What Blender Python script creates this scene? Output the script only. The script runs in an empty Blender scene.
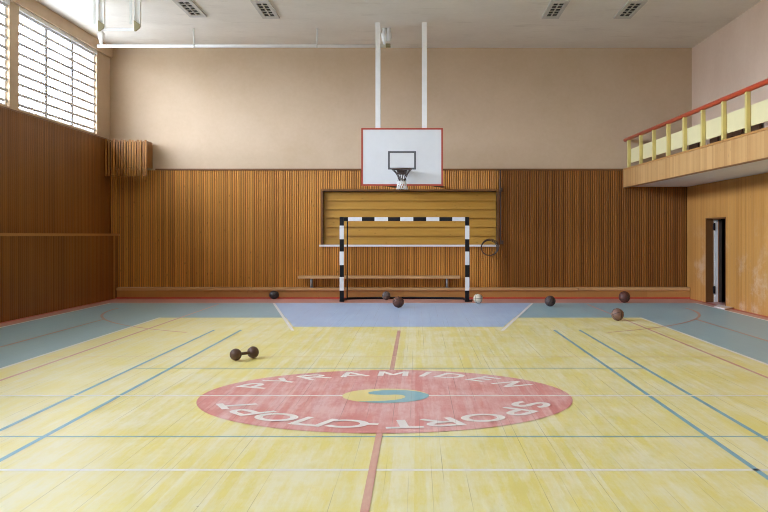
import bpy, bmesh, math, random
from mathutils import Vector, Matrix
random.seed(7)
S = bpy.context.scene
COL = S.collection
PI = math.pi

# ------------------------------------------------------------------ materials
def new_mat(name):
    m = bpy.data.materials.new(name); m.use_nodes = True
    nt = m.node_tree
    return m, nt, nt.nodes['Principled BSDF']

def N(nt, kind, **kw):
    n = nt.nodes.new(kind)
    for k, v in kw.items(): setattr(n, k, v)
    return n

def L(nt, a, b): nt.links.new(a, b)

def math_node(nt, op, a, b=None, clamp=False):
    n = N(nt, 'ShaderNodeMath', operation=op); n.use_clamp = clamp
    for i, v in enumerate((a, b)):
        if v is None: continue
        if isinstance(v, (int, float)): n.inputs[i].default_value = v
        else: L(nt, v, n.inputs[i])
    return n.outputs[0]

def mix(nt, fac, a, b, blend='MIX'):
    n = N(nt, 'ShaderNodeMix', data_type='RGBA', blend_type=blend)
    for s, v in ((n.inputs[0], fac), (n.inputs[6], a), (n.inputs[7], b)):
        if isinstance(v, (int, float)): s.default_value = v
        elif isinstance(v, tuple): s.default_value = (*v[:3], 1)
        else: L(nt, v, s)
    return n.outputs[2]

def position(nt):
    g = N(nt, 'ShaderNodeNewGeometry')
    s = N(nt, 'ShaderNodeSeparateXYZ'); L(nt, g.outputs['Position'], s.inputs[0])
    return g.outputs['Position'], s.outputs[0], s.outputs[1], s.outputs[2]

def noise(nt, vec, scale, detail=3, rough=.55):
    n = N(nt, 'ShaderNodeTexNoise'); n.inputs['Scale'].default_value = scale
    n.inputs['Detail'].default_value = detail; n.inputs['Roughness'].default_value = rough
    L(nt, vec, n.inputs['Vector']); return n.outputs[0]

def scaled(nt, vec, sx, sy, sz):
    n = N(nt, 'ShaderNodeMapping'); n.inputs['Scale'].default_value = (sx, sy, sz)
    L(nt, vec, n.inputs['Vector']); return n.outputs[0]

def rng(nt, v, a, b, c=0., d=1.):
    n = N(nt, 'ShaderNodeMapRange'); L(nt, v, n.inputs[0])
    for i, x in enumerate((a, b, c, d)): n.inputs[i+1].default_value = x
    return n.outputs[0]

def bump(nt, h, strength, dist, bsdf):
    b = N(nt, 'ShaderNodeBump'); b.inputs['Strength'].default_value = strength
    b.inputs['Distance'].default_value = dist; L(nt, h, b.inputs['Height'])
    L(nt, b.outputs[0], bsdf.inputs['Normal'])

def plain(name, col, rough=.5, metal=0., vary=.08, spec=.5, scale=6.):
    m, nt, b = new_mat(name)
    p, x, y, z = position(nt)
    n = noise(nt, p, scale)
    c = mix(nt, n, tuple(v*(1-vary) for v in col), tuple(min(1, v*(1+vary)) for v in col))
    L(nt, c, b.inputs['Base Color'])
    b.inputs['Roughness'].default_value = rough; b.inputs['Metallic'].default_value = metal
    b.inputs['Specular IOR Level'].default_value = spec
    return m

def wood(name, dark, light, width, axis, rough=.38, knots=.5, scuff=0., spread=(.15, .9), spec=.4):
    """varnished boards standing side by side along `axis` ('x' or 'y'; 'z' for boards lying flat)"""
    m, nt, b = new_mat(name)
    p, x, y, z = position(nt)
    u = {'x': x, 'y': y, 'z': z}[axis]
    wn = N(nt, 'ShaderNodeTexWhiteNoise', noise_dimensions='1D')
    L(nt, math_node(nt, 'FLOOR', math_node(nt, 'DIVIDE', u, width)), wn.inputs['W'])
    sc = {'x': (22, 6, 1.1), 'y': (6, 22, 1.1), 'z': (1.1, 6, 22)}[axis]
    grain = noise(nt, scaled(nt, p, *sc), 1.6, 5, .62)
    big = noise(nt, p, .55, 2)
    f = math_node(nt, 'ADD', math_node(nt, 'MULTIPLY', rng(nt, wn.outputs[0], 0, 1, *spread), .62),
                  math_node(nt, 'MULTIPLY', grain, .38))
    f = math_node(nt, 'ADD', f, math_node(nt, 'MULTIPLY', math_node(nt, 'SUBTRACT', big, .5), .35), clamp=True)
    c = mix(nt, f, dark, light)
    if knots:
        ks = {'x': (9, 3, 4.2), 'y': (3, 9, 4.2), 'z': (4.2, 3, 9)}[axis]
        v = N(nt, 'ShaderNodeTexVoronoi'); v.inputs['Scale'].default_value = 1.
        L(nt, scaled(nt, p, *ks), v.inputs['Vector'])
        k = rng(nt, v.outputs['Distance'], .07, .17, 1, 0)
        wv = N(nt, 'ShaderNodeTexWhiteNoise', noise_dimensions='3D'); L(nt, v.outputs['Position'], wv.inputs['Vector'])
        k = math_node(nt, 'MULTIPLY', k, math_node(nt, 'GREATER_THAN', wv.outputs[0], .55))
        c = mix(nt, math_node(nt, 'MULTIPLY', k, knots), c, tuple(v*.35 for v in dark))
    if scuff:
        sn = noise(nt, scaled(nt, p, 1.2, .9, 1.5), 1.1, 6, .7)
        band = rng(nt, z, .5, 2.2, 1, 0)
        sm = math_node(nt, 'MULTIPLY', rng(nt, sn, .53, .66), math_node(nt, 'MULTIPLY', band, scuff))
        c = mix(nt, sm, c, (.72, .62, .52))
    L(nt, c, b.inputs['Base Color'])
    L(nt, rng(nt, grain, 0, 1, rough-.06, rough+.12), b.inputs['Roughness'])
    b.inputs['Specular IOR Level'].default_value = spec
    bump(nt, grain, .25, .003, b)
    return m

def paint(name, col, worn, wear=.35, seam=.5, rough=.36):
    """paint on narrow floorboards that run the length of the hall"""
    m, nt, b = new_mat(name)
    p, x, y, z = position(nt)
    W = .078
    d = math_node(nt, 'DIVIDE', x, W)
    fl = math_node(nt, 'FLOOR', d); fr = math_node(nt, 'FRACT', d)
    wn = N(nt, 'ShaderNodeTexWhiteNoise', noise_dimensions='1D'); L(nt, fl, wn.inputs['W'])
    n1 = noise(nt, scaled(nt, p, 14, 1.1, 1), 1., 6, .68)
    n2 = noise(nt, scaled(nt, p, 1, .8, 1), 1.3, 6, .65)
    n3 = noise(nt, scaled(nt, p, 30, 7, 1), 1., 4, .7)
    w = math_node(nt, 'ADD', math_node(nt, 'MULTIPLY', n1, .5), math_node(nt, 'MULTIPLY', n2, .5))
    w = math_node(nt, 'ADD', w, math_node(nt, 'MULTIPLY', math_node(nt, 'SUBTRACT', wn.outputs[0], .5), .10))
    w = math_node(nt, 'ADD', w, math_node(nt, 'MULTIPLY', math_node(nt, 'SUBTRACT', n3, .5), .22))
    wm = math_node(nt, 'MULTIPLY', rng(nt, w, .40, .60), wear)
    c = mix(nt, wm, col, worn)
    # seams between boards, each joint open to a different degree along its length
    edge = math_node(nt, 'LESS_THAN', math_node(nt, 'ABSOLUTE', math_node(nt, 'SUBTRACT', fr, .5)), .026)
    sv = noise(nt, scaled(nt, p, 12.8, .35, 1), 1., 2)
    op = math_node(nt, 'MULTIPLY', rng(nt, sv, .52, .66), edge)
    c = mix(nt, math_node(nt, 'MULTIPLY', op, seam), c, (.11, .09, .05))
    spots = N(nt, 'ShaderNodeTexVoronoi'); spots.inputs['Scale'].default_value = 1.6
    L(nt, p, spots.inputs['Vector'])
    c = mix(nt, math_node(nt, 'MULTIPLY', rng(nt, spots.outputs['Distance'], .006, .016, 1, 0), .5), c, (.12, .1, .07))
    L(nt, c, b.inputs['Base Color'])
    L(nt, rng(nt, w, .3, .7, rough-.06, rough+.14), b.inputs['Roughness'])
    bump(nt, n1, .12, .002, b)
    return m

def plaster(name, a, bcol, rough=.75, stain=None, spec=.3):
    m, nt, b = new_mat(name)
    p, x, y, z = position(nt)
    n = noise(nt, p, .7, 5, .6); n2 = noise(nt, p, 9, 4, .6)
    f = math_node(nt, 'ADD', math_node(nt, 'MULTIPLY', n, .75), math_node(nt, 'MULTIPLY', n2, .25))
    c = mix(nt, rng(nt, f, .35, .65), a, bcol)
    if stain:
        s = noise(nt, scaled(nt, p, .5, 1.4, 1), 1.7, 6, .7)
        c = mix(nt, math_node(nt, 'MULTIPLY', rng(nt, s, .56, .70), .35), c, stain)
    L(nt, c, b.inputs['Base Color'])
    b.inputs['Roughness'].default_value = rough; b.inputs['Specular IOR Level'].default_value = spec
    bump(nt, n2, .12, .004, b)
    return m

M = {}
M['panel_back'] = wood('pine batten panelling', (.25, .082, .007), (.80, .37, .07), .0575, 'x', .40, .45, spec=.4)
M['panel_shaded'] = wood('shaded brown batten panelling', (.13, .038, .003), (.38, .148, .022), .0575, 'x', .45, .45, spec=.25)  # browner boards right of the hatch; tone also carries the light falloff
M['panel_left'] = wood('shaded varnished boarding', (.13, .043, .005), (.28, .11, .018), .095, 'y', .4, .3, spec=.25)  # wood colour darkened to carry the shade below the windows
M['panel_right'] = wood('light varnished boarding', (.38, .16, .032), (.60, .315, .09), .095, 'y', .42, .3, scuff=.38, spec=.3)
M['fascia'] = wood('blonde boarding', (.40, .20, .06), (.64, .40, .17), .095, 'y', .4, .3)
M['corner_slat'] = wood('corner slat wood', (.15, .05, .006), (.46, .20, .03), .069, 'x', .4, .2)
M['groove'] = plain('dark backing', (.05, .022, .008), .8, spec=.2)
M['cap'] = wood('brown moulding', (.12, .045, .012), (.22, .095, .028), .6, 'x', .4, 0)
M['ledge_top'] = wood('worn ledge board', (.44, .24, .09), (.62, .38, .17), 2.4, 'x', .42, .2)
M['ledge_face'] = wood('ledge face board', (.38, .175, .045), (.52, .27, .08), 3.1, 'x', .4, .2)
M['hatch'] = wood('golden hatch boards', (.38, .18, .022), (.56, .31, .055), .212, 'z', .36, .35)
M['bench'] = wood('bench plank', (.50, .29, .12), (.64, .41, .20), .5, 'x', .4, .1)
M['dark_wood'] = wood('dark brown wood', (.045, .018, .008), (.10, .042, .016), .4, 'y', .45, .1)
M['plaster_wall'] = plaster('beige wall plaster', (.515, .38, .245), (.575, .435, .295))
M['plaster_right'] = plaster('pale wall plaster', (.62, .465, .34), (.68, .525, .40))
M['ceiling'] = plaster('ceiling paint', (.73, .685, .60), (.81, .77, .685), .46, (.46, .41, .33), .25)
M['soffit'] = plain('soffit paint', (.68, .68, .68), .6)
M['white'] = plain('white gloss paint', (.80, .80, .78), .4)
M['white_dull'] = plain('white primer', (.66, .66, .62), .5)
M['grey_bar'] = plain('grey steel bars', (.56, .57, .59), .5)
M['khaki'] = plain('khaki steel', (.24, .20, .09), .6)
M['board_white'] = plain('backboard white', (.68, .69, .69), .45, vary=.04)
M['red_trim'] = plain('red backboard edge', (.40, .06, .03), .5)
M['square_grey'] = plain('dark grey line paint', (.10, .10, .105), .6)
M['black'] = plain('black paint', (.010, .010, .012), .55, spec=.2)
M['stripe_white'] = plain('white stripe paint', (.80, .80, .80), .4, vary=.04)
M['dark_steel'] = plain('dark brown steel', (.07, .035, .022), .5)
M['grey_steel'] = plain('grey steel', (.30, .30, .31), .4, .6)
M['net_dark'] = plain('dark grey net cord', (.07, .055, .045), .9)
M['net_white'] = plain('white net cord', (.75, .73, .68), .9)
M['cable'] = plain('brown cable', (.06, .035, .025), .6)
M['rail_red'] = plain('red rail paint', (.58, .060, .018), .32)
M['rail_yellow'] = plain('yellow post paint', (.62, .50, .16), .4)
M['rail_board'] = plain('pale yellow board', (.68, .61, .34), .5, vary=.05)
M['bag_brown'] = plain('brown leather', (.13, .055, .038), .55, vary=.3, spec=.3, scale=25)
M['ball_dark'] = plain('dark brown leather', (.075, .043, .036), .55, vary=.3, scale=25)
M['ball_maroon'] = plain('maroon leather', (.10, .030, .020), .5, vary=.3, scale=25)
M['ball_tan'] = plain('faded brown leather', (.20, .11, .08), .55, vary=.3, scale=25)
M['ball_white'] = plain('cream leather', (.66, .58, .44), .5, vary=.15, scale=20)
M['ball_grey'] = plain('grey rubber', (.16, .13, .115), .5, vary=.3, scale=25)
M['ball_black'] = plain('black rubber', (.035, .034, .037), .35, vary=.3, scale=25)
M['seam'] = plain('dark seam', (.02, .014, .012), .7)
M['iron'] = plain('rusty brown iron', (.095, .048, .033), .42, .1, vary=.25, scale=40)
M['mat'] = plain('pale mat', (.66, .58, .55), .7)
M['vent_slot'] = plain('vent darkness', (.02, .018, .014), .8)
M['vent_frame'] = plain('vent frame paint', (.52, .50, .45), .5)
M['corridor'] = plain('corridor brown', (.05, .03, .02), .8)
M['orange'] = plain('orange edge', (.5, .2, .06), .5)
M['pink_floor'] = paint('pink border paint', (.56, .27, .235), (.64, .43, .37), .5, .2)
M['red_floor'] = paint('red line paint', (.52, .055, .035), (.50, .12, .08), .5, .2)
M['teal_floor'] = paint('teal court paint', (.25, .43, .50), (.38, .54, .58), .7, .35)
M['key_floor'] = paint('pale blue key paint', (.37, .52, .76), (.50, .64, .82), .7, .35)
M['yellow_floor'] = paint('yellow court paint', (.79, .71, .22), (.82, .80, .58), .85, .45)
M['red_circle'] = paint('faded red circle paint', (.68, .25, .235), (.80, .55, .54), .85, .5)
M['pink_line'] = paint('worn pink line paint', (.62, .27, .24), (.72, .50, .38), .8, .3)
M['orange_line'] = paint('worn orange line paint', (.52, .23, .15), (.42, .38, .34), .75, .3)
M['faint_line'] = paint('almost worn off line paint', (.78, .60, .30), (.80, .72, .44), .8, .5)
M['white_line'] = paint('white line paint', (.82, .82, .81), (.78, .77, .70), .5, .3)
M['blue_line'] = paint('blue line paint', (.16, .42, .56), (.32, .50, .55), .6, .3)
M['swirl_blue'] = paint('swirl blue paint', (.20, .47, .56), (.40, .57, .60), .6, .3)
M['swirl_yellow'] = paint('swirl yellow paint', (.78, .67, .24), (.78, .72, .45), .7, .3)
M['letter_white'] = paint('white lettering paint', (.84, .83, .81), (.80, .74, .70), .5, .4)

def glass_mat():
    m = bpy.data.materials.new('window glass'); m.use_nodes = True
    nt = m.node_tree; nt.nodes.clear()
    o = N(nt, 'ShaderNodeOutputMaterial'); mx = N(nt, 'ShaderNodeMixShader')
    t = N(nt, 'ShaderNodeBsdfTransparent'); g = N(nt, 'ShaderNodeBsdfGlossy')
    t.inputs[0].default_value = (.97, .985, 1, 1); g.inputs['Roughness'].default_value = .03
    mx.inputs[0].default_value = .06
    L(nt, t.outputs[0], mx.inputs[1]); L(nt, g.outputs[0], mx.inputs[2]); L(nt, mx.outputs[0], o.inputs[0])
    return m
M['glass'] = glass_mat()

# ------------------------------------------------------------------ mesh helpers
def box(bm, x0, x1, y0, y1, z0, z1, mi=0):
    v = [bm.verts.new((x, y, z)) for x in (x0, x1) for y in (y0, y1) for z in (z0, z1)]
    for q in ((0, 1, 3, 2), (4, 6, 7, 5), (0, 4, 5, 1), (2, 3, 7, 6), (0, 2, 6, 4), (1, 5, 7, 3)):
        f = bm.faces.new([v[i] for i in q]); f.material_index = mi

def prism(bm, pts, axis, a, b, mi=0):
    """polygon pts (2-tuples in the two other axes) pushed from a to b along axis"""
    def P(p, t):
        return {'x': (t, p[0], p[1]), 'y': (p[0], t, p[1]), 'z': (p[0], p[1], t)}[axis]
    A = [bm.verts.new(P(p, a)) for p in pts]; B = [bm.verts.new(P(p, b)) for p in pts]
    n = len(pts)
    fs = [bm.faces.new(A), bm.faces.new(list(reversed(B)))]
    for i in range(n): fs.append(bm.faces.new((A[i], B[i], B[(i+1) % n], A[(i+1) % n])))
    for f in fs: f.material_index = mi

def tube(bm, pts, r, n=10, closed=False, mi=0):
    pts = [Vector(p) for p in pts]; rings = []; m = len(pts)
    up = None
    for i, p in enumerate(pts):
        a = pts[(i-1) % m] if (closed or i > 0) else p
        c = pts[(i+1) % m] if (closed or i < m-1) else p
        d = (c-a).normalized()
        if up is None:
            up = Vector((0, 0, 1)) if abs(d.z) < .9 else Vector((1, 0, 0))
        s = d.cross(up)
        if s.length < 1e-4: s = d.cross(Vector((0, 1, 0)))
        s.normalize(); up = s.cross(d).normalized()
        rr = r[i] if isinstance(r, (list, tuple)) else r
        rings.append([bm.verts.new(p + (s*math.cos(2*PI*k/n) + up*math.sin(2*PI*k/n))*rr) for k in range(n)])
    for i in range(m if closed else m-1):
        A, B = rings[i], rings[(i+1) % m]
        for k in range(n):
            f = bm.faces.new((A[k], A[(k+1) % n], B[(k+1) % n], B[k])); f.smooth = True; f.material_index = mi
    if not closed:
        bm.faces.new(list(reversed(rings[0]))).material_index = mi
        bm.faces.new(rings[-1]).material_index = mi

def sphere(bm, c, r, u=32, v=20, sq=1.):
    mat = Matrix.Translation(c) @ Matrix.Diagonal((1, 1, sq, 1))
    res = bmesh.ops.create_uvsphere(bm, u_segments=u, v_segments=v, radius=r, matrix=mat)
    for vv in res['verts']:
        for f in vv.link_faces: f.smooth = True

def sheet(bm, pts, z):
    """flat polygon of paint on the floor"""
    f = bm.faces.new([bm.verts.new((x, y, z)) for x, y in pts])
    f.normal_update()
    if f.normal.z < 0: f.normal_flip()

def strip(bm, x0, x1, y0, y1, z): sheet(bm, [(x0, y0), (x1, y0), (x1, y1), (x0, y1)], z)

def obj(name, bm, mats, parent=None, bev=0.):
    me = bpy.data.meshes.new(name)
    bmesh.ops.recalc_face_normals(bm, faces=[f for f in bm.faces]) if bev >= 0 else None
    bm.to_mesh(me); bm.free()
    for m in (mats if isinstance(mats, (list, tuple)) else [mats]): me.materials.append(m)
    o = bpy.data.objects.new(name, me); COL.objects.link(o)
    if parent: 
        o.parent = parent
        o.matrix_parent_inverse = Matrix.Translation(-parent.location)
    if bev > 0:
        b = o.modifiers.new('bevel', 'BEVEL'); b.width = bev; b.segments = 2; b.limit_method = 'ANGLE'
    return o

def bx(name, mat, dims, parent=None, bev=0.):
    bm = bmesh.new(); box(bm, *dims); return obj(name, bm, mat, parent, bev)

def tag(o, label, cat, group=None):
    o['label'] = label; o['category'] = cat
    if group: o['group'] = group
    return o

def thing(name, loc, label, cat, group=None):
    o = bpy.data.objects.new(name, None); o.empty_display_size = .1; COL.objects.link(o); o.location = loc
    return tag(o, label, cat, group)

def struct(name, bm, mats, bev=0.):
    o = obj(name, bm, mats, None, bev); o['kind'] = 'structure'; return o

def dup(root, loc, label, group=None):
    r = root.copy(); COL.objects.link(r); r.location = loc; r['label'] = label
    for ch in list(root.children):
        c = ch.copy(); COL.objects.link(c); c.parent = r; c.matrix_parent_inverse = ch.matrix_parent_inverse.copy()
        for g in ch.children:
            d = g.copy(); COL.objects.link(d); d.parent = c
    return r

# ------------------------------------------------------------------ dimensions of the hall (metres)
Y0, Y1 = -7.0, 25.05          # hall length, far panelling face
HC = 6.46                     # ceiling height
XL, XR = -7.61, 7.44          # plaster faces of the side walls
YP = 25.10                    # plaster face of far wall
HP = 3.32                     # panelling height on far wall

# floor --------------------------------------------------------------
bm = bmesh.new(); box(bm, -8.2, 7.8, Y0-.3, 25.6, -.2, 0)
floor = struct('floor', bm, M['pink_floor'])
CY, CR = 9.75, 1.856           # centre spot

bm = bmesh.new(); strip(bm, -6.95, 6.95, Y0, 23.0, .001); obj('court_surround_paint', bm, M['teal_floor'], floor, -1)
bm = bmesh.new(); strip(bm, -4.70, 4.70, Y0, 19.0, .002); obj('court_field_paint', bm, M['yellow_floor'], floor, -1)
bm = bmesh.new(); sheet(bm, [(-1.85, 17.1), (1.85, 17.1), (3.05, 23.0), (-3.05, 23.0)], .003); obj('key_area_paint', bm, M['key_floor'], floor, -1)
# red strip that follows the foot of the walls
bm = bmesh.new()
strip(bm, -7.37, 7.30, 24.50, 24.72, .001); strip(bm, 7.19, 7.295, Y0, 24.5, .001); strip(bm, -7.36, -7.27, Y0, 24.5, .001)
obj('wall_foot_stripe', bm, M['red_floor'], floor, -1)

zl = .004
bm = bmesh.new()              # white lines
strip(bm, -6.98, -6.92, Y0, 23.0, zl); strip(bm, 6.92, 6.98, Y0, 23.0, zl); strip(bm, -6.98, 6.98, 22.98, 23.06, zl)
strip(bm, -4.73, -4.68, Y0, 19.0, zl); strip(bm, 4.68, 4.73, Y0, 19.0, zl)
strip(bm, -4.68, 4.68, 6.65, 6.70, zl)
for s in (-1, 1):
    sheet(bm, [(s*1.745, 16.4), (s*1.80, 16.4), (s*3.095, 23.0), (s*3.035, 23.0)], zl)
obj('white_court_line', bm, M['white_line'], floor, -1)
bm = bmesh.new(); strip(bm, -4.68, 4.68, CY-.022, CY+.022, .006); obj('halfway_line', bm, M['white_line'], floor, -1)
bm = bmesh.new(); strip(bm, -4.6, 4.6, 12.85, 12.90, zl); obj('attack_line', bm, M['faint_line'], floor, -1)
bm = bmesh.new()              # badminton court
for x in (-3.12, -2.66, 2.665, 3.095): strip(bm, x-.022, x+.022, 3.05, 16.5, zl)
strip(bm, -6.5, 6.5, 7.765, 7.795, zl+.0005)
obj('blue_court_line', bm, M['blue_line'], floor, -1)
bm = bmesh.new(); strip(bm, -3.1, 3.1, 11.75, 11.785, zl); obj('short_service_line', bm, M['blue_line'], floor, -1)
bm = bmesh.new()
for s in (-1, 1): strip(bm, s*4.3-.022, s*4.3+.022, Y0, 22.6, zl)
strip(bm, 0, .055, CY+CR, 16.4, zl); strip(bm, -.003, .05, Y0, CY-CR, zl+.001)
obj('pink_court_line', bm, M['pink_line'], floor, -1)
def arc_band(bm, cx, cy, r, w, a0, a1, z, n=60):
    pts = [(cx+(r+w/2)*math.cos(a0+(a1-a0)*i/n), cy+(r+w/2)*math.sin(a0+(a1-a0)*i/n)) for i in range(n+1)]
    pin = [(cx+(r-w/2)*math.cos(a0+(a1-a0)*i/n), cy+(r-w/2)*math.sin(a0+(a1-a0)*i/n)) for i in range(n+1)]
    for i in range(n): sheet(bm, [pts[i], pts[i+1], pin[i+1], pin[i]], z)
bm = bmesh.new()
for s in (-1, 1): strip(bm, s*5.68-.028, s*5.68+.028, Y0, 18.6, zl)
a_out = math.acos(4.72/6.27)
arc_band(bm, 0, 21.3, 6.27, .055, -a_out, .02, zl); arc_band(bm, 0, 21.3, 6.27, .055, PI-.02, PI+a_out, zl)
obj('orange_court_line', bm, M['orange_line'], floor, -1)
bm = bmesh.new(); arc_band(bm, 0, 21.3, 6.27, .05, -a_out, -.98, zl); arc_band(bm, 0, 21.3, 6.27, .05, -PI+.98, -PI+a_out, zl)
obj('worn_arc_line', bm, M['pink_line'], floor, -1)

# centre spot with its lettering and swirl
bm = bmesh.new(); sheet(bm, [(CR*math.cos(2*PI*i/96), CY+CR*math.sin(2*PI*i/96)) for i in range(96)], .0055)
spot = obj('centre_circle', bm, M['red_circle'], floor, -1)
def arc(cx, cy, rx, ry, a0, a1, n=10):
    return [(cx+rx*math.cos(math.radians(a0+(a1-a0)*k/n)), cy+ry*math.sin(math.radians(a0+(a1-a0)*k/n))) for k in range(n+1)]
TK = .19                     # stroke thickness, letter height is 1
h_, q_ = TK/2, 1-TK/2
bowl = [(0, q_)] + arc(.42, .70, .29, .70-.5+.01, 90, -90) + [(0, .49)]
GLYPH = {
 'P': (.80, [[(h_, 0), (h_, 1)], [(a+h_, b) for a, b in bowl]]),
 'Y': (.84, [[(.03, 1), (.42, .42)], [(.81, 1), (.42, .42)], [(.42, .46), (.42, 0)]]),
 'R': (.84, [[(h_, 0), (h_, 1)], [(a+h_, b) for a, b in bowl], [(.42, .50), (.78, 0)]]),
 'A': (.92, [[(.04, 0), (.46, 1)], [(.88, 0), (.46, 1)], [(.2, .30), (.72, .30)]]),
 'M': (1.0, [[(h_, 0), (h_, 1)], [(1-h_, 0), (1-h_, 1)], [(h_, .98), (.5, .22)], [(1-h_, .98), (.5, .22)]]),
 'I': (TK, [[(h_, 0), (h_, 1)]]),
 'D': (.88, [[(h_, 0), (h_, 1)], [(h_, q_)] + arc(.38, .5, .40, q_-.5, 90, -90, 14) + [(h_, h_)]]),
 'E': (.72, [[(h_, 0), (h_, 1)], [(0, q_), (.72, q_)], [(0, .51), (.66, .51)], [(0, h_), (.72, h_)]]),
 'N': (.90, [[(h_, 0), (h_, 1)], [(.9-h_, 0), (.9-h_, 1)], [(h_, .96), (.9-h_, .04)]]),
 'S': (.78, [arc(.39, .71, .30, .20, 15, 200, 10) + arc(.39, .29, .30, .20, 90, -165, 12)]),
 'O': (1.02, [arc(.51, .5, .42, q_-.5, 0, 360, 28)]),
 'T': (.80, [[(0, q_), (.80, q_)], [(.40, 1-TK), (.40, 0)]]),
 'C': (.94, [arc(.51, .5, .42, q_-.5, 42, 318, 22)]),
 'L': (.86, [[(h_, 0), (h_, 1)], [(.86-h_, 0), (.86-h_, 1)], [(0, q_), (.86, q_)]]),
 '-': (.36, [[(0, .48), (.36, .48)]]),
}
def letter(bm, ch, ang, r, size, zs=[.0072], wide=None):
    wide = wide or (1.1 if ch in 'OCTS' else .98)
    w, strokes = GLYPH[ch]
    a = math.radians(ang)
    mat = Matrix.Translation((r*math.cos(a), CY+r*math.sin(a), 0)) @ Matrix.Rotation(a-PI/2, 4, 'Z')
    for P in strokes:
        zs[0] += .00006
        P = [Vector((x-w/2, y)) for x, y in P]; A = []; B = []
        for k, p in enumerate(P):
            d = (P[min(k+1, len(P)-1)]-P[max(k-1, 0)])
            if k == 0 and (P[0]-P[-1]).length < 1e-4: d = P[1]-P[-2]
            if k == len(P)-1 and (P[0]-P[-1]).length < 1e-4: d = P[1]-P[-2]
            nrm = Vector((-d.y, d.x)).normalized()*TK/2
            A.append(p+nrm); B.append(p-nrm)
        for k in range(len(P)-1):
            q = [mat @ Vector((v.x*size*wide, v.y*size, 0)) for v in (A[k], A[k+1], B[k+1], B[k])]
            sheet(bm, [(v.x, v.y) for v in q], zs[0])
bm = bmesh.new()
for ch, an in zip('PYRAMIDEN', (156, 140, 124, 106.5, 88.5, 74.5, 62.5, 46.5, 29)): letter(bm, ch, an, 1.355, .355)
for ch, an in zip('SPORT', (-20.5, -36, -53, -69, -82.5)): letter(bm, ch, an, 1.31, .365)
letter(bm, '-', -93, 1.31, .365)
for ch, an in zip('CLOPT', (-101, -113, -128.5, -143, -157.5)): letter(bm, ch, an, 1.31, .365)
obj('lettering', bm, M['letter_white'], spot, -1)
R_ = .435
bm = bmesh.new(); sheet(bm, [(R_*math.cos(2*PI*i/64), CY+R_*math.sin(2*PI*i/64)) for i in range(64)], .007)
sw = obj('swirl_emblem', bm, M['swirl_yellow'], spot, -1)
bl = [(math.cos(math.radians(a)), math.sin(math.radians(a))) for a in range(-127, 12, 6)]
bl += [(.92, .28), (.8, .49), (.65, .63), (.5, .72), (.2, .78), (-.1, .74), (-.28, .62), (-.4, .47), (-.43, .33), (-.36, .18), (-.22, .1), (-.06, .06),
       (.08, .08), (.2, .12), (.32, .1), (.42, 0), (.46, -.14), (.44, -.32), (.35, -.5), (.2, -.64), (0, -.73), (-.22, -.78), (-.45, -.81)]
bm = bmesh.new(); sheet(bm, [(p[0]*R_, CY+p[1]*R_) for p in bl], .0085)
bmesh.ops.triangulate(bm, faces=bm.faces[:])
obj('swirl_arm', bm, M['swirl_blue'], spot, -1)

spot.location.x = .015
# ceiling ------------------------------------------------------------
bm = bmesh.new(); box(bm, -8.2, 7.8, Y0-.3, 25.6, HC, HC+.25)
struct('ceiling', bm, M['ceiling'])

def slats(bm, u0, u1, z0, z1, w, face, depth, along, gap=.012, sign=1, rnd=.55):
    """upright battens with open grooves, `face` = coordinate of their front, `sign` where the room lies"""
    n = max(1, round((u1-u0)/w)); w = (u1-u0)/n
    for i in range(n):
        a, b = u0+i*w+gap/2, u0+(i+1)*w-gap/2
        back = face+depth if sign > 0 else face-depth
        lo, hi = min(face, back), max(face, back)
        c = (b-a)*.24; d = depth*rnd*(1 if sign > 0 else -1)
        P = [(a, back), (a, face+d), (a+c*.4, face+d*.35), (a+c, face), (b-c, face), (b-c*.4, face+d*.35), (b, face+d), (b, back)]
        if along == 'x': prism(bm, P, 'z', z0, z1)
        else: prism(bm, [(q, p) for p, q in P], 'z', z0, z1)

# far wall ------------------------------------------------------------
HX0, HX1, HZ0, HZ1 = -2.10, 2.39, 1.37, 2.75      # hatch opening
bm = bmesh.new()
box(bm, -8.2, HX0, YP, 25.6, 0, HC); box(bm, HX1, 7.8, YP, 25.6, 0, HC)
box(bm, HX0, HX1, YP, 25.6, 0, HZ0); box(bm, HX0, HX1, YP, 25.6, HZ1, HC); box(bm, HX0, HX1, 25.3, 25.6, HZ0, HZ1)
wb = struct('wall_far', bm, M['plaster_wall'])
bm = bmesh.new()
W = .0575
slats(bm, -7.59, HX0-.05, 0, HP-.03, W, Y1, .02, 'x')
slats(bm, HX0-.05, HX1+.05, 0, HZ0-.05, W, Y1, .02, 'x'); slats(bm, HX0-.05, HX1+.05, HZ1+.04, HP-.03, W, Y1, .02, 'x')
obj('batten_panelling', bm, M['panel_back'], wb)
bm = bmesh.new(); slats(bm, HX1+.05, 7.298, 0, HP-.03, W, Y1, .02, 'x'); obj('batten_panelling', bm, M['panel_shaded'], wb)
bm = bmesh.new()
box(bm, -7.6, HX0-.02, Y1+.02, YP, 0, HP-.03); box(bm, HX1+.02, 7.31, Y1+.02, YP, 0, HP-.03)
box(bm, HX0-.02, HX1+.02, Y1+.02, YP, 0, HZ0-.02); box(bm, HX0-.02, HX1+.02, Y1+.02, YP, HZ1+.02, HP-.03)
obj('panelling_backing', bm, M['groove'], wb)
bx('panelling_cap', M['cap'], (-6.42, 5.66, Y1-.025, YP, HP-.03, HP+.012), wb)

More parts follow.
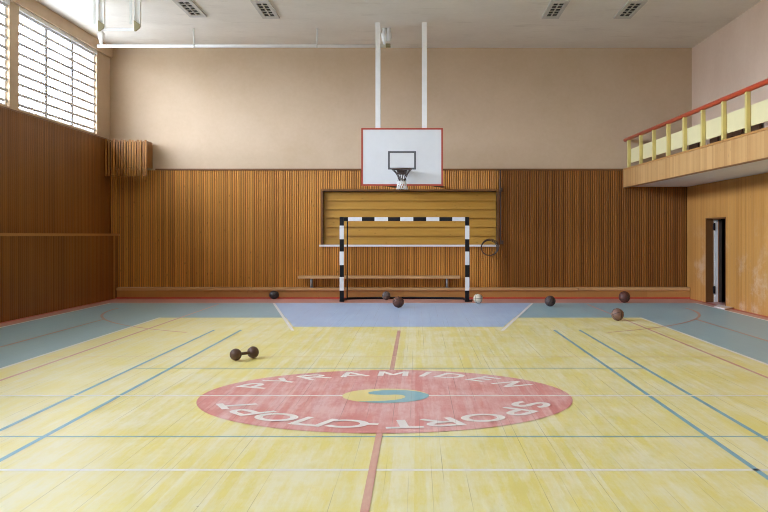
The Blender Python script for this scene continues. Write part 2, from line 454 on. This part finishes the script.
# left wall with its windows -------------------------------------------
ZS, ZT = 4.12, 6.19
wins = [(19.35, 24.07), (14.18, 18.90), (9.01, 13.73), (3.84, 8.56), (-1.33, 3.39), (-6.5, -1.78)]
bm = bmesh.new()
box(bm, -8.1, XL, Y0, YP, 0, ZS); box(bm, -8.1, XL, Y0, YP, ZT, HC)
edges = [Y0] + [e for w in reversed(wins) for e in w] + [YP]
for i in range(0, len(edges), 2): box(bm, -8.1, XL, edges[i], edges[i+1], ZS, ZT)
wl = struct('wall_left', bm, M['plaster_wall'])
bx('light_block_eave', M['plaster_wall'], (-8.9, -8.1, Y0-.3, 25.6, HC+.05, HC+.25), wl)  # unseen eave, added to keep steep sky light off the floor below
bx('lintel_beam', M['plaster_wall'], (XL, -7.54, Y0, YP, 6.19, HC), wl)
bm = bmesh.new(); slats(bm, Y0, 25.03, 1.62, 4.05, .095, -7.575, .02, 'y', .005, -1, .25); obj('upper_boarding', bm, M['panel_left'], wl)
bx('boarding_backing', M['groove'], (XL, -7.59, Y0, 25.04, 1.6, 4.05), wl)
bx('boarding_cap', M['cap'], (XL, -7.565, Y0, 25.04, 4.05, 4.075), wl)
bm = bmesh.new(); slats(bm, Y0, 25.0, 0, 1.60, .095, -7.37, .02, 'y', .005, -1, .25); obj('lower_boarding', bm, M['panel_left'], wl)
bx('lower_backing', M['groove'], (-7.6, -7.385, Y0, 25.02, 0, 1.60), wl)
bx('dado_shelf', M['ledge_face'], (-7.6, -7.345, Y0, 25.03, 1.60, 1.655), wl)
bx('corner_batten', M['ledge_face'], (-7.385, -7.352, 24.62, 24.70, 0, 1.60), wl)
for k, (a, b) in enumerate(wins):
    root = bpy.data.objects.new('window_%d' % (k+1), None); COL.objects.link(root); root['kind'] = 'structure'
    gx = -7.72
    bm = bmesh.new()
    box(bm, gx-.04, gx+.04, a, b, ZS, ZS+.05); box(bm, gx-.04, XL+.01, a, b, ZT-.085, ZT)
    box(bm, gx-.04, gx+.04, a, a+.05, ZS+.05, ZT-.05); box(bm, gx-.04, gx+.04, b-.05, b, ZS+.05, ZT-.05)
    obj('window_frame', bm, M['white'], root)
    for j in (1, 2):
        yy = a + (b-a)*j/3
        bx('mullion', M['grey_bar'], (gx-.02, gx+.055, yy-.07, yy+.07, ZS+.05, ZT-.05), root)
    for j in range(10):
        zz = ZS+.11+j*.205
        bx('window_bar', M['grey_bar'], (gx+.045, gx+.075, a, b, zz-.027, zz+.027), root)
    bx('pane', M['glass'], (gx-.012, gx-.006, a+.04, b-.04, ZS+.04, ZT-.04), root)

# right wall with the doorway -------------------------------------------
DY0, DY1, DZ = 21.88, 23.40, 2.03
bm = bmesh.new()
box(bm, XR, 7.66, Y0, DY0, 0, HC); box(bm, XR, 7.66, DY1, YP, 0, HC); box(bm, XR, 7.66, DY0, DY1, DZ, HC)
wr = struct('wall_right', bm, M['plaster_right'])
bm = bmesh.new()
slats(bm, Y0, DY0, 0, 2.86, .095, 7.30, .02, 'y', .003, 1, .12); slats(bm, DY1, 25.04, 0, 2.86, .095, 7.30, .02, 'y', .003, 1, .12)
slats(bm, DY0, DY1, DZ, 2.86, .095, 7.30, .02, 'y', .003, 1, .12)
obj('wall_boarding', bm, M['panel_right'], wr)
bm = bmesh.new()
box(bm, 7.317, XR, Y0, DY0, 0, 2.86); box(bm, 7.317, XR, DY1, 25.04, 0, 2.86); box(bm, 7.317, XR, DY0, DY1, DZ, 2.86)
obj('boarding_backing', bm, M['groove'], wr)
# doorway lining, white door frame with hinges, dark passage behind
d = bpy.data.objects.new('door_1', None); COL.objects.link(d); d['kind'] = 'structure'
bm = bmesh.new()
box(bm, 7.29, 7.46, DY1-.03, DY1, 0, DZ); box(bm, 7.29, 7.46, DY0, DY0+.03, 0, DZ); box(bm, 7.29, 7.46, DY0+.03, DY1-.03, DZ-.035, DZ)
obj('door_lining', bm, M['cap'], d)
bm = bmesh.new(); box(bm, 7.50, 7.575, DY1-.045, DY1+.0, .01, DZ-.05); obj('door_frame', bm, M['white'], d)
bx('frame_edge_and_shade', M['corridor'], (7.588, 7.66, DY1-.07, DY1, 0, DZ-.04), d)  # dark strip added over the jamb as the passage's shade
bx('frame_edge_and_shade', M['orange'], (7.575, 7.587, DY1-.05, DY1, 0, DZ-.04), d)
for zz in (.30, 1.82):
    bm = bmesh.new(); tube(bm, [(7.485, DY1-.055, zz-.09), (7.485, DY1-.055, zz+.09)], .022); box(bm, 7.46, 7.51, DY1-.05, DY1-.03, zz-.07, zz+.07)
    obj('door_hinge', bm, M['black'], d)
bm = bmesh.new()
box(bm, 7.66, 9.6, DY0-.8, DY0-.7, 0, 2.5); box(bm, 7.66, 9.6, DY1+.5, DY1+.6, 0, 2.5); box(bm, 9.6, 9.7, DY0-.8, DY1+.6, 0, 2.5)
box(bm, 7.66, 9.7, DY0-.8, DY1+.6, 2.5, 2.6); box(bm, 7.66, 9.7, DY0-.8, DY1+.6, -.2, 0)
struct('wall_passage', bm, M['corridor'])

# wall behind the viewer
bm = bmesh.new(); box(bm, -8.2, 7.8, Y0-.3, Y0, 0, HC); wn_ = struct('wall_near', bm, M['plaster_wall'])
bx('wall_boarding', M['panel_back'], (-7.6, 7.43, Y0, Y0+.05, 0, HP), wn_)

# balcony ------------------------------------------------------------
def bxl(y): return 5.66 + (25.05-y)*.022
def balc(bm, off0, off1, z0, z1, ya=Y0, yb=Y1):
    prism(bm, [(bxl(ya)+off0, ya), (bxl(yb)+off0, yb), (bxl(yb)+off1, yb), (bxl(ya)+off1, ya)], 'z', z0, z1)
bal = bpy.data.objects.new('trim_1', None); COL.objects.link(bal); bal['kind'] = 'structure'
bm = bmesh.new(); prism(bm, [(bxl(Y0)+.05, Y0), (bxl(Y1)+.05, Y1), (XR, Y1), (XR, Y0)], 'z', 2.865, 3.05); obj('balcony_slab', bm, M['soffit'], bal)
bm = bmesh.new()
n = round((Y1-Y0)/.095)
for i in range(n):
    a, b = Y0+(Y1-Y0)*i/n+.002, Y0+(Y1-Y0)*(i+1)/n-.002
    balc(bm, 0, .05, 2.845, 3.285, a, b)
obj('balcony_fascia', bm, M['fascia'], bal)
bm = bmesh.new(); balc(bm, -.015, .11, 3.285, 3.325); obj('fascia_cap', bm, M['ledge_face'], bal)
bm = bmesh.new(); balc(bm, -.006, .06, 2.83, 2.85); obj('fascia_edge', bm, M['cap'], bal)
rail = thing('balcony_railing', (5.9, 15, 3.325), 'yellow railing with a red handrail along the front of the balcony', 'railing')
bm = bmesh.new()
prof = [(math.cos(2*PI*i/12)*.048, math.sin(2*PI*i/12)*.045) for i in range(12)]
A = [bm.verts.new((bxl(Y0)+.05+p[0], Y0+.02, 4.07+p[1])) for p in prof]; B = [bm.verts.new((bxl(Y1)+.05+p[0], Y1+.02, 4.07+p[1])) for p in prof]
bm.faces.new(A); bm.faces.new(B[::-1])
for i in range(12):
    f = bm.faces.new((A[i], B[i], B[(i+1) % 12], A[(i+1) % 12])); f.smooth = True
obj('handrail', bm, M['rail_red'], rail)['label'] = 'red rounded handrail'
bm = bmesh.new(); balc(bm, .085, .11, 3.45, 3.80, Y0+.05, 24.9); obj('infill_board', bm, M['rail_board'], rail)['label'] = 'pale yellow long board behind the posts'
py = 24.62
while py > -6.5:
    x = bxl(py)+.045
    bm = bmesh.new(); box(bm, x-.04, x+.035, py-.045, py+.045, 3.325, 4.03); obj('post', bm, M['rail_yellow'], rail, .006)
    py -= 1.185
# benches on the balcony
bgroup = 'dark wooden benches on the balcony'
def bench_dark(name, yc, ln, label):
    t = thing(name, (7.0, yc, 3.05), label, 'bench', bgroup)
    h = ln/2
    bx('backrest', M['dark_wood'], (7.34, 7.38, yc-h, yc+h, 3.45, 4.0), t)
    bx('seat', M['dark_wood'], (6.95, 7.36, yc-h, yc+h, 3.46, 3.50), t)
    for s in (-1, 1):
        bx('side_panel', M['dark_wood'], (6.95, 7.38, yc+s*(h-.02)-.02, yc+s*(h-.02)+.02, 3.05, 3.70), t)
    return t
def bench_front(yc, h, t):
    bx('seat_front', M['dark_wood'], (6.95, 6.98, yc-h+.05, yc+h-.05, 3.30, 3.46), t)
for yc, ln, lb in ((24.6, .8, 'dark wooden bench on the balcony nearest the far wall'), (22.94, .6, 'short dark bench on the balcony, second from the far wall'),
                   (21.55, 1.15, 'longest dark wooden bench on the balcony, half hidden by the yellow board'), (20.19, .64, 'dark wooden bench on the balcony nearest the viewer')):
    t = bench_dark('balcony_bench', yc, ln, lb); bench_front(yc, ln/2, t)

# ledge along the foot of the far wall ---------------------------------
lg = thing('wall_ledge', (0, 24.85, 0), 'low long wooden ledge along the foot of the far wall', 'ledge')
bx('face_board', M['ledge_face'], (-7.33, 7.29, 24.74, 25.04, 0.0, .205), lg)
for a, b, f, zz in ((-7.33, -3.92, 24.71, .28), (-3.91, 4.43, 24.69, .272), (4.44, 7.29, 24.71, .28)):
    bx('top_board', M['ledge_top'], (a, b, f, 25.045, .205, zz), lg, .008)
bx('skirting', M['red_floor'], (-7.33, 7.29, 24.725, 24.74, 0.001, .032), lg)['label'] = 'red painted skirting strip'

# slatted box in the corner ---------------------------------------------
sb = thing('slatted_box', (-7.05, 24.8, 3.11), 'slatted wooden box high in the left corner beside the window', 'box')
bm = bmesh.new()
n = 16; x0, x1 = -7.562, -6.50
for i in range(n):
    a = x0+(x1-x0)*i/n
    zt = 4.045 - .015*(i % 3) - .02*i/n
    box(bm, a+.008+.006*(i*7 % 3), a+(x1-x0)/n-.008, 24.53-.012*(i % 2), 24.56, 3.105+.004*(i % 2), zt)
obj('front_slats', bm, M['corner_slat'], sb)
bm = bmesh.new()
for i in range(5):
    a = 24.57+i*.098
    box(bm, -6.53, -6.50, a+.006, a+.092, 3.335, 4.0)
obj('side_slats', bm, M['corner_slat'], sb)
bm = bmesh.new(); box(bm, -7.56, -6.54, 24.575, 25.03, 3.345, 3.98); obj('inner_box', bm, M['groove'], sb)

# boarded hatch in the far wall -------------------------------------------
hb = thing('boarded_hatch', (.145, 25.1, HZ0), 'wide hatch closed with golden horizontal boards behind the goal', 'hatch')
bm = bmesh.new()
hh = (HZ1-HZ0)/6.05; z = HZ0
for i in range(7):
    t_ = min(z+hh, HZ1)
    if t_ - z > .02:
        prism(bm, [(25.135, z), (25.16, z), (25.20, t_), (25.18, t_)], 'x', HX0+.01, HX1-.01)
    z += hh
obj('boards', bm, M['hatch'], hb)
bx('backing', M['groove'], (HX0, HX1, 25.22, 25.29, HZ0, HZ1), hb)
bm = bmesh.new()
box(bm, HX0-.055, HX0, 25.02, 25.16, HZ0, HZ1+.05); box(bm, HX1, HX1+.055, 25.02, 25.16, HZ0, HZ1+.05); box(bm, HX0, HX1, 25.02, 25.16, HZ1, HZ1+.05)
obj('frame', bm, M['cap'], hb)
bx('sill', M['white'], (HX0-.09, HX1+.06, 24.99, 25.16, HZ0-.05, HZ0), hb)['label'] = 'white sill'

# cable hanging at the right of the hatch
cb = thing('coiled_cable', (2.4, 25.0, 1.3), 'brown cable with a loose coil hanging at the right end of the hatch', 'cable')
bm = bmesh.new(); tube(bm, [(2.475, 25.005, 3.29), (2.47, 25.005, 2.8), (2.485, 25.005, 2.2), (2.475, 25.005, 1.6), (2.49, 25.0, 1.44)], .016, 8); obj('wire', bm, M['cable'], cb)
bx('junction_box', M['dark_steel'], (2.455, 2.53, 24.98, 25.03, 2.74, 2.84), cb, .008)
bx('junction_box', M['dark_steel'], (2.47, 2.56, 24.97, 25.03, 1.38, 1.48), cb, .008)
bm = bmesh.new()
for k in range(3):
    rr = .20+.012*k
    tube(bm, [(2.185+.01*k+rr*math.cos(2*PI*i/32), 24.955-.012*k, 1.285+.01*k+rr*.95*math.sin(2*PI*i/32)) for i in range(32)], .011, 6, True)
obj('coil', bm, M['cable'], cb)

# gymnastics bench on the ledge -------------------------------------------
gb = thing('gymnastics_bench', (-.64, 24.87, .272), 'long plain wooden gymnastics bench on the ledge behind the goal', 'bench')
bx('seat', M['bench'], (-2.71, 1.43, 24.74, 24.99, .505, .575), gb, .008)
for x in (-2.37, 1.10):
    bm = bmesh.new(); tube(bm, [(x, 24.80, .28), (x, 24.80, .506)], .03); tube(bm, [(x, 24.95, .28), (x, 24.95, .506)], .03); box(bm, x-.035, x+.035, 24.76, 24.99, .273, .292)
    obj('leg', bm, M['grey_steel'], gb)

# handball goal ----------------------------------------------------------
GY = 23.5
g = thing('handball_goal', (.02, GY, 0), 'handball goal with black and white striped posts in front of the far wall', 'goal')
def gz(py): return 1.62-(py-235)*GY/970
def gx_(px): return .33+(px-417)*GY/970
ys = [2.055, 1.852, 1.520, 1.216, .893, .600, .275, .004]
ys = [2.055, 1.846, 1.518, 1.22, .893, .602, .276, .004]
for x in (gx_(341.8), gx_(467.2)):
    bm = bmesh.new()
    for i in range(7): box(bm, x-.05, x+.05, GY-.05, GY+.05, ys[i+1], ys[i], i % 2)
    obj('post', bm, [M['black'], M['stripe_white']], g)
xs = [gx_(v) for v in (344.1, 348.2, 362, 374.6, 388, 400.2, 413.3, 426.2, 439.3, 452.2, 465)]
bm = bmesh.new()
for i in range(10): box(bm, xs[i], xs[i+1], GY-.047, GY+.047, 1.957, 2.052, i % 2)
obj('crossbar', bm, [M['black'], M['stripe_white']], g)
xl, xr = gx_(341.8), gx_(467.2)
bm = bmesh.new()
pts = [(xl, GY+.03, .03), (xl+.02, 23.9, .03), (-1.42, 24.30, .03)]
pts += [(-1.42+2.90*i/12, 24.34+.22*math.sin(PI*i/12), .03) for i in range(1, 12)] + [(xr-.06, 24.30, .03), (xr-.02, 23.9, .03), (xr, GY+.03, .03)]
tube(bm, pts, .028, 8); obj('ground_bar', bm, M['black'], g)
bm = bmesh.new(); tube(bm, [(-1.42, 24.30, .03), (-1.41, 24.26, 1.97)], .016, 8); tube(bm, [(-1.41, 24.26, 1.97), (xl, GY, 2.0)], .016, 8); obj('rear_stay', bm, M['black'], g)
for x, s in ((xl, 1), (xr, 1)):
    bm = bmesh.new(); box(bm, x-.055, x+.055+.06*(x > 0), GY-.03, GY+.09, .003, .05); tube(bm, [(x+.09*s, GY, .035), (x+.13*s, GY, .05)], .02, 8) if x > 0 else None
    obj('foot', bm, M['dark_steel'], g)

# basketball backboard ---------------------------------------------------
BY = 22.0
bb = thing('basketball_backboard', (-.01, BY, 2.72), 'white basketball backboard with a red edge hung from the ceiling', 'backboard')
bx0, bx1, bz0, bz1 = -.935, .918, 2.735, 4.047
bx('board', M['board_white'], (bx0+.03, bx1-.03, BY, BY+.035, bz0+.03, bz1-.03), bb)
bm = bmesh.new(); t_ = .038
box(bm, bx0, bx1, BY-.006, BY+.045, bz0, bz0+t_); box(bm, bx0, bx1, BY-.006, BY+.045, bz1-t_, bz1)
box(bm, bx0, bx0+t_, BY-.006, BY+.045, bz0+t_, bz1-t_); box(bm, bx1-t_, bx1, BY-.006, BY+.045, bz0+t_, bz1-t_)
obj('edge_band', bm, M['red_trim'], bb)
bm = bmesh.new(); q0, q1, s0, s1, t_ = -.328, .307, 3.105, 3.522, .042
for r_ in ((q0, q1, s0, s0+t_), (q0, q1, s1-t_, s1), (q0, q0+t_, s0+t_, s1-t_), (q1-t_, q1, s0+t_, s1-t_)):
    box(bm, r_[0], r_[1], BY-.004, BY+.001, r_[2], r_[3])
obj('target_square', bm, M['square_grey'], bb)
for x in (-.56, .498):
    bx('hanger_post', M['white'], (x-.056, x+.056, BY+.08, BY+.19, 2.75, HC+.01), bb)
    bx('bracket', M['white_dull'], (x-.04, x+.04, BY+.03, BY+.08, 2.95, 3.05), bb); 
for xa, xb in ((-.56, -.20), (.498, 1.0)):
    bm = bmesh.new(); tube(bm, [(xa, BY+.14, 2.79), (xb, 25.035, 2.86)], .028, 8); obj('wall_stay', bm, M['dark_steel'], bb)
RC = (-.01, BY-.36, 3.09); RR = .225
hoop = None
bm = bmesh.new(); tube(bm, [(RC[0]+RR*math.cos(2*PI*i/36), RC[1]+RR*math.sin(2*PI*i/36), RC[2]) for i in range(36)], .013, 8, True)
box(bm, RC[0]-.1, RC[0]+.1, BY-.14, BY-.005, RC[2]-.015, RC[2]+.008); box(bm, RC[0]-.09, RC[0]+.09, BY-.02, BY-.001, RC[2]-.10, RC[2]+.01)
hoop = obj('rim', bm, M['dark_steel'], bb); hoop['label'] = 'dark brown metal rim'
def net_cords(z0, z1, r0, r1, tw, n=12, seg=5, rad=.006):
    bm = bmesh.new()
    for k in range(n):
        for sgn in (1, -1):
            a = 2*PI*k/n
            P = []
            for i in range(seg+1):
                t = i/seg; r = r0+(r1-r0)*(1-(1-t)**2); aa = a+sgn*tw*t
                P.append((RC[0]+r*math.cos(aa)+.02*math.sin(3*t+k)*t, RC[1]+r*math.sin(aa), z0+(z1-z0)*t))
            tube(bm, P, rad, 5)
    return bm
obj('net', net_cords(3.08, 2.82, .22, .075, .5), M['net_dark'], hoop)['label'] = 'dark tangled net cords'
bm = net_cords(2.83, 2.64, .075, .11, .7, 12, 4, .008); obj('net_end', bm, M['net_white'], hoop)['label'] = 'white lower net cords'

# rail hung under the ceiling at the left ------------------------------------
RY, RZ = 22.7, 6.045
rl = thing('ceiling_rail', (-3.7, RY, RZ), 'thin white steel rail hung under the ceiling in front of the far wall', 'rail')
bm = bmesh.new(); tube(bm, [(-7.15, RY, RZ), (-.40, RY, RZ)], .036, 12); obj('rail', bm, M['white'], rl)
for px in (-4.89, -2.01):
    bm = bmesh.new(); tube(bm, [(px, RY, RZ-.05), (px, RY, HC+.005)], .014, 8); tube(bm, [(px-.02, RY, RZ), (px+.02, RY, RZ)], .045, 12); obj('hanger', bm, M['white_dull'], rl)
def bell(x, zb, rtop=.055, rmid=.085):
    bm = bmesh.new()
    tube(bm, [(x, RY, HC), (x, RY, 6.36), (x, RY, 6.34), (x, RY, 6.25), (x, RY, 6.17), (x, RY, zb)], [.05, .05, rmid, rmid*.92, rtop, .02], 16)
    return obj('bell_bracket', bm, M['white'], rl)
bell(-7.06, RZ); bell(-.43, RZ); bell(-.325, 6.15, .05, .075)
bx('end_stop', M['khaki'], (-.40, -.29, RY-.045, RY+.045, RZ-.04, RZ+.05), rl, .008)

# frame hung from the ceiling in the left corner
FY = 19.9
fr = thing('hanging_frame', (-5.8, FY, 5.82), 'white steel frame hanging from the ceiling near the left windows', 'frame')
for x in (-6.155, -5.415):
    bm = bmesh.new()
    box(bm, x-.06, x+.06, FY+.09, FY+.10, 5.9, HC+.005); box(bm, x-.06, x-.05, FY, FY+.09, 5.9, HC+.005); box(bm, x+.05, x+.06, FY, FY+.09, 5.9, HC+.005)
    box(bm, x-.05, x+.05, FY+.05, FY+.06, 5.95, HC+.005)
    up = obj('upright', bm, M['white'], fr)
    bm = bmesh.new(); prism(bm, [(x-.06, 6.03), (x+.065, 5.94), (x+.065, 5.87), (x-.02, 5.80), (x-.05, 5.80)], 'y', FY-.02, FY+.02); obj('foot_plate', bm, M['khaki'], fr)['label'] = 'khaki end plate'
    bm = bmesh.new(); box(bm, x-.165, x-.12, FY+.03, FY+.08, 5.95, HC+.005); obj('strut', bm, M['white_dull'], fr)
bx('crossbar', M['white'], (-6.16, -5.44, FY+.02, FY+.07, 5.815, 5.875), fr)

# ceiling vents ----------------------------------------------------------
vlab = ['leftmost dark slotted vent in the ceiling', 'dark slotted ceiling vent second from the left', 'dark slotted ceiling vent second from the right', 'rightmost dark slotted vent in the ceiling']
v0 = thing('ceiling_vent', (-4.5, 20.65, HC), vlab[0], 'vent', 'slotted vents in the ceiling')
bm = bmesh.new(); x, y = -4.5, 20.65
for r_ in ((x-.19, x-.11, y-.8, y+.8), (x+.11, x+.19, y-.8, y+.8), (x-.11, x+.11, y-.8, y-.62), (x-.11, x+.11, y+.62, y+.8)): box(bm, *r_, HC-.03, HC+.001)
box(bm, x-.012, x+.012, y-.62, y+.62, HC-.026, HC+.001)
obj('frame', bm, M['vent_frame'], v0)
bx('slot_recess', M['vent_slot'], (x-.11, x+.11, y-.62, y+.62, HC-.006, HC+.001), v0)
for sx in (-1, 1):
    for i in range(6): bx('vent_slat', M['vent_frame'], (x+sx*.06-.048, x+sx*.06+.048, y-.62+i*.248-.018, y-.62+i*.248+.018, HC-.022, HC-.008), v0)
for xx, lb in zip((-2.91, 3.29, 4.89), vlab[1:]): dup(v0, (xx, 20.78, HC), lb)

# balls ------------------------------------------------------------------
def ball(name, x, y, r, mat, label, rot=0., sq=1., grp='balls left lying on the floor'):
    t = thing(name, (x, y, 0), label, 'ball', grp)
    bm = bmesh.new(); c = Vector((x, y, r*sq+.005)); sphere(bm, c, r, 32, 20, sq); obj('cover', bm, mat, t)
    bm = bmesh.new()
    for ax in range(3):
        pts = []
        for i in range(40):
            a = 2*PI*i/40; p = [math.cos(a), math.sin(a)]; v = [0, 0, 0]
            v[ax] = .0; v[(ax+1) % 3] = p[0]; v[(ax+2) % 3] = p[1]
            w = Matrix.Rotation(rot, 3, 'Z') @ Matrix.Rotation(.6+rot, 3, 'X') @ Vector(v)
            pts.append(c + Vector((w.x*r, w.y*r, w.z*r*sq))*1.001)
        tube(bm, pts, .004, 5, True)
    obj('seam', bm, M['seam'], t)
    return t
ball('ball', -.085, 21.55, .125, M['bag_brown'], 'brown leather ball on the blue key area in front of the goal', .3)
ball('volleyball', 1.775, 22.95, .112, M['ball_white'], 'cream white ball beside the right goal post', .9)
ball('ball', 3.35, 22.0, .118, M['ball_dark'], 'dark brown ball at the far edge of the teal floor, right of the goal', 1.4)
ball('ball', 5.28, 23.15, .136, M['ball_maroon'], 'dark maroon ball on the pink border before the ledge', 2.1)
ball('ball', 4.11, 18.28, .117, M['ball_tan'], 'faded brown ball at the corner of the yellow court, nearest of all balls', .5)
ball('ball', -.435, 24.15, .105, M['ball_grey'], 'grey ball inside the goal behind its ground line', 1.1)
ball('ball', -3.27, 24.45, .122, M['ball_black'], 'blackish ball lying against the ledge left of the goal', 1.8, .86)

# dumbbell ---------------------------------------------------------------
db = thing('dumbbell', (-1.94, 12.68, 0), 'rusty brown iron dumbbell with round ends on the yellow floor', 'dumbbell')
a, b = Vector((-2.0, 12.47, .083)), Vector((-1.82, 12.72, .083))
for p in (a, b):
    bm = bmesh.new(); sphere(bm, p, .077, 40, 24); obj('weight', bm, M['iron'], db)
bm = bmesh.new(); dr = (b-a).normalized()
tube(bm, [a+dr*.06, a+dr*.085, a+dr*.1, (a+b)/2, b-dr*.1, b-dr*.085, b-dr*.06], [.026, .024, .019, .020, .019, .024, .026], 14); obj('handle', bm, M['iron'], db)

# mat at the doorway
bm = bmesh.new(); prism(bm, [(6.97, 21.65), (7.27, 22.3), (7.285, 21.35), (6.98, 20.95)], 'z', .006, .03)
tag(obj('door_mat', bm, M['mat'], None, .006), 'small pale mat lying skewed on the floor below the doorway', 'mat')

# ------------------------------------------------------------------ light and camera
SUN_SIDE = (-.85, -.40, .38)
w = bpy.data.worlds.new('overcast sky'); S.world = w; w.use_nodes = True
nt = w.node_tree; bg = nt.nodes['Background']
# overcast sky over snow, brighter around the hidden sun
tc = N(nt, 'ShaderNodeTexCoord'); sx = N(nt, 'ShaderNodeSeparateXYZ'); L(nt, tc.outputs['Generated'], sx.inputs[0])
L(nt, mix(nt, rng(nt, sx.outputs[2], -.06, .04), (.60, .66, .74), (.86, .95, 1.13)), bg.inputs[0])
dt = N(nt, 'ShaderNodeVectorMath', operation='DOT_PRODUCT'); L(nt, tc.outputs['Generated'], dt.inputs[0])
dt.inputs[1].default_value = Vector(SUN_SIDE).normalized()
lobe = math_node(nt, 'POWER', math_node(nt, 'MAXIMUM', dt.outputs['Value'], 0.), 5.)
lobe = math_node(nt, 'MULTIPLY', lobe, rng(nt, sx.outputs[2], -.05, .1))
L(nt, math_node(nt, 'ADD', math_node(nt, 'MULTIPLY', lobe, 10.), 5.0), bg.inputs[1])
for k, (a, b) in enumerate(wins):
    la = bpy.data.lights.new('window_portal', 'AREA'); la.shape = 'RECTANGLE'; la.size = ZT-ZS; la.size_y = b-a
    la.cycles.is_portal = True
    lo = bpy.data.objects.new('window_portal', la); COL.objects.link(lo)
    lo.location = (-7.80, (a+b)/2, (ZS+ZT)/2); lo.rotation_euler = (0, -PI/2, 0)

cam = bpy.data.cameras.new('camera'); co = bpy.data.objects.new('camera', cam); COL.objects.link(co)
co.location = (.33, 0, 1.62); co.rotation_euler = (PI/2, 0, 0)
cam.sensor_width = 36; cam.lens = 970/768*36
cam.shift_x = -33/768; cam.shift_y = -21/768
cam.clip_end = 200
S.camera = co
S.view_settings.view_transform = 'Standard'; S.view_settings.look = 'None'
S.view_settings.exposure = 1.93; S.view_settings.gamma = 1; S.view_settings.use_curve_mapping = False
S.cycles.filter_width = 1.0
S.cycles.use_denoising = True
S.cycles.max_bounces = 14; S.cycles.diffuse_bounces = 8; S.cycles.glossy_bounces = 5; S.cycles.transparent_max_bounces = 12
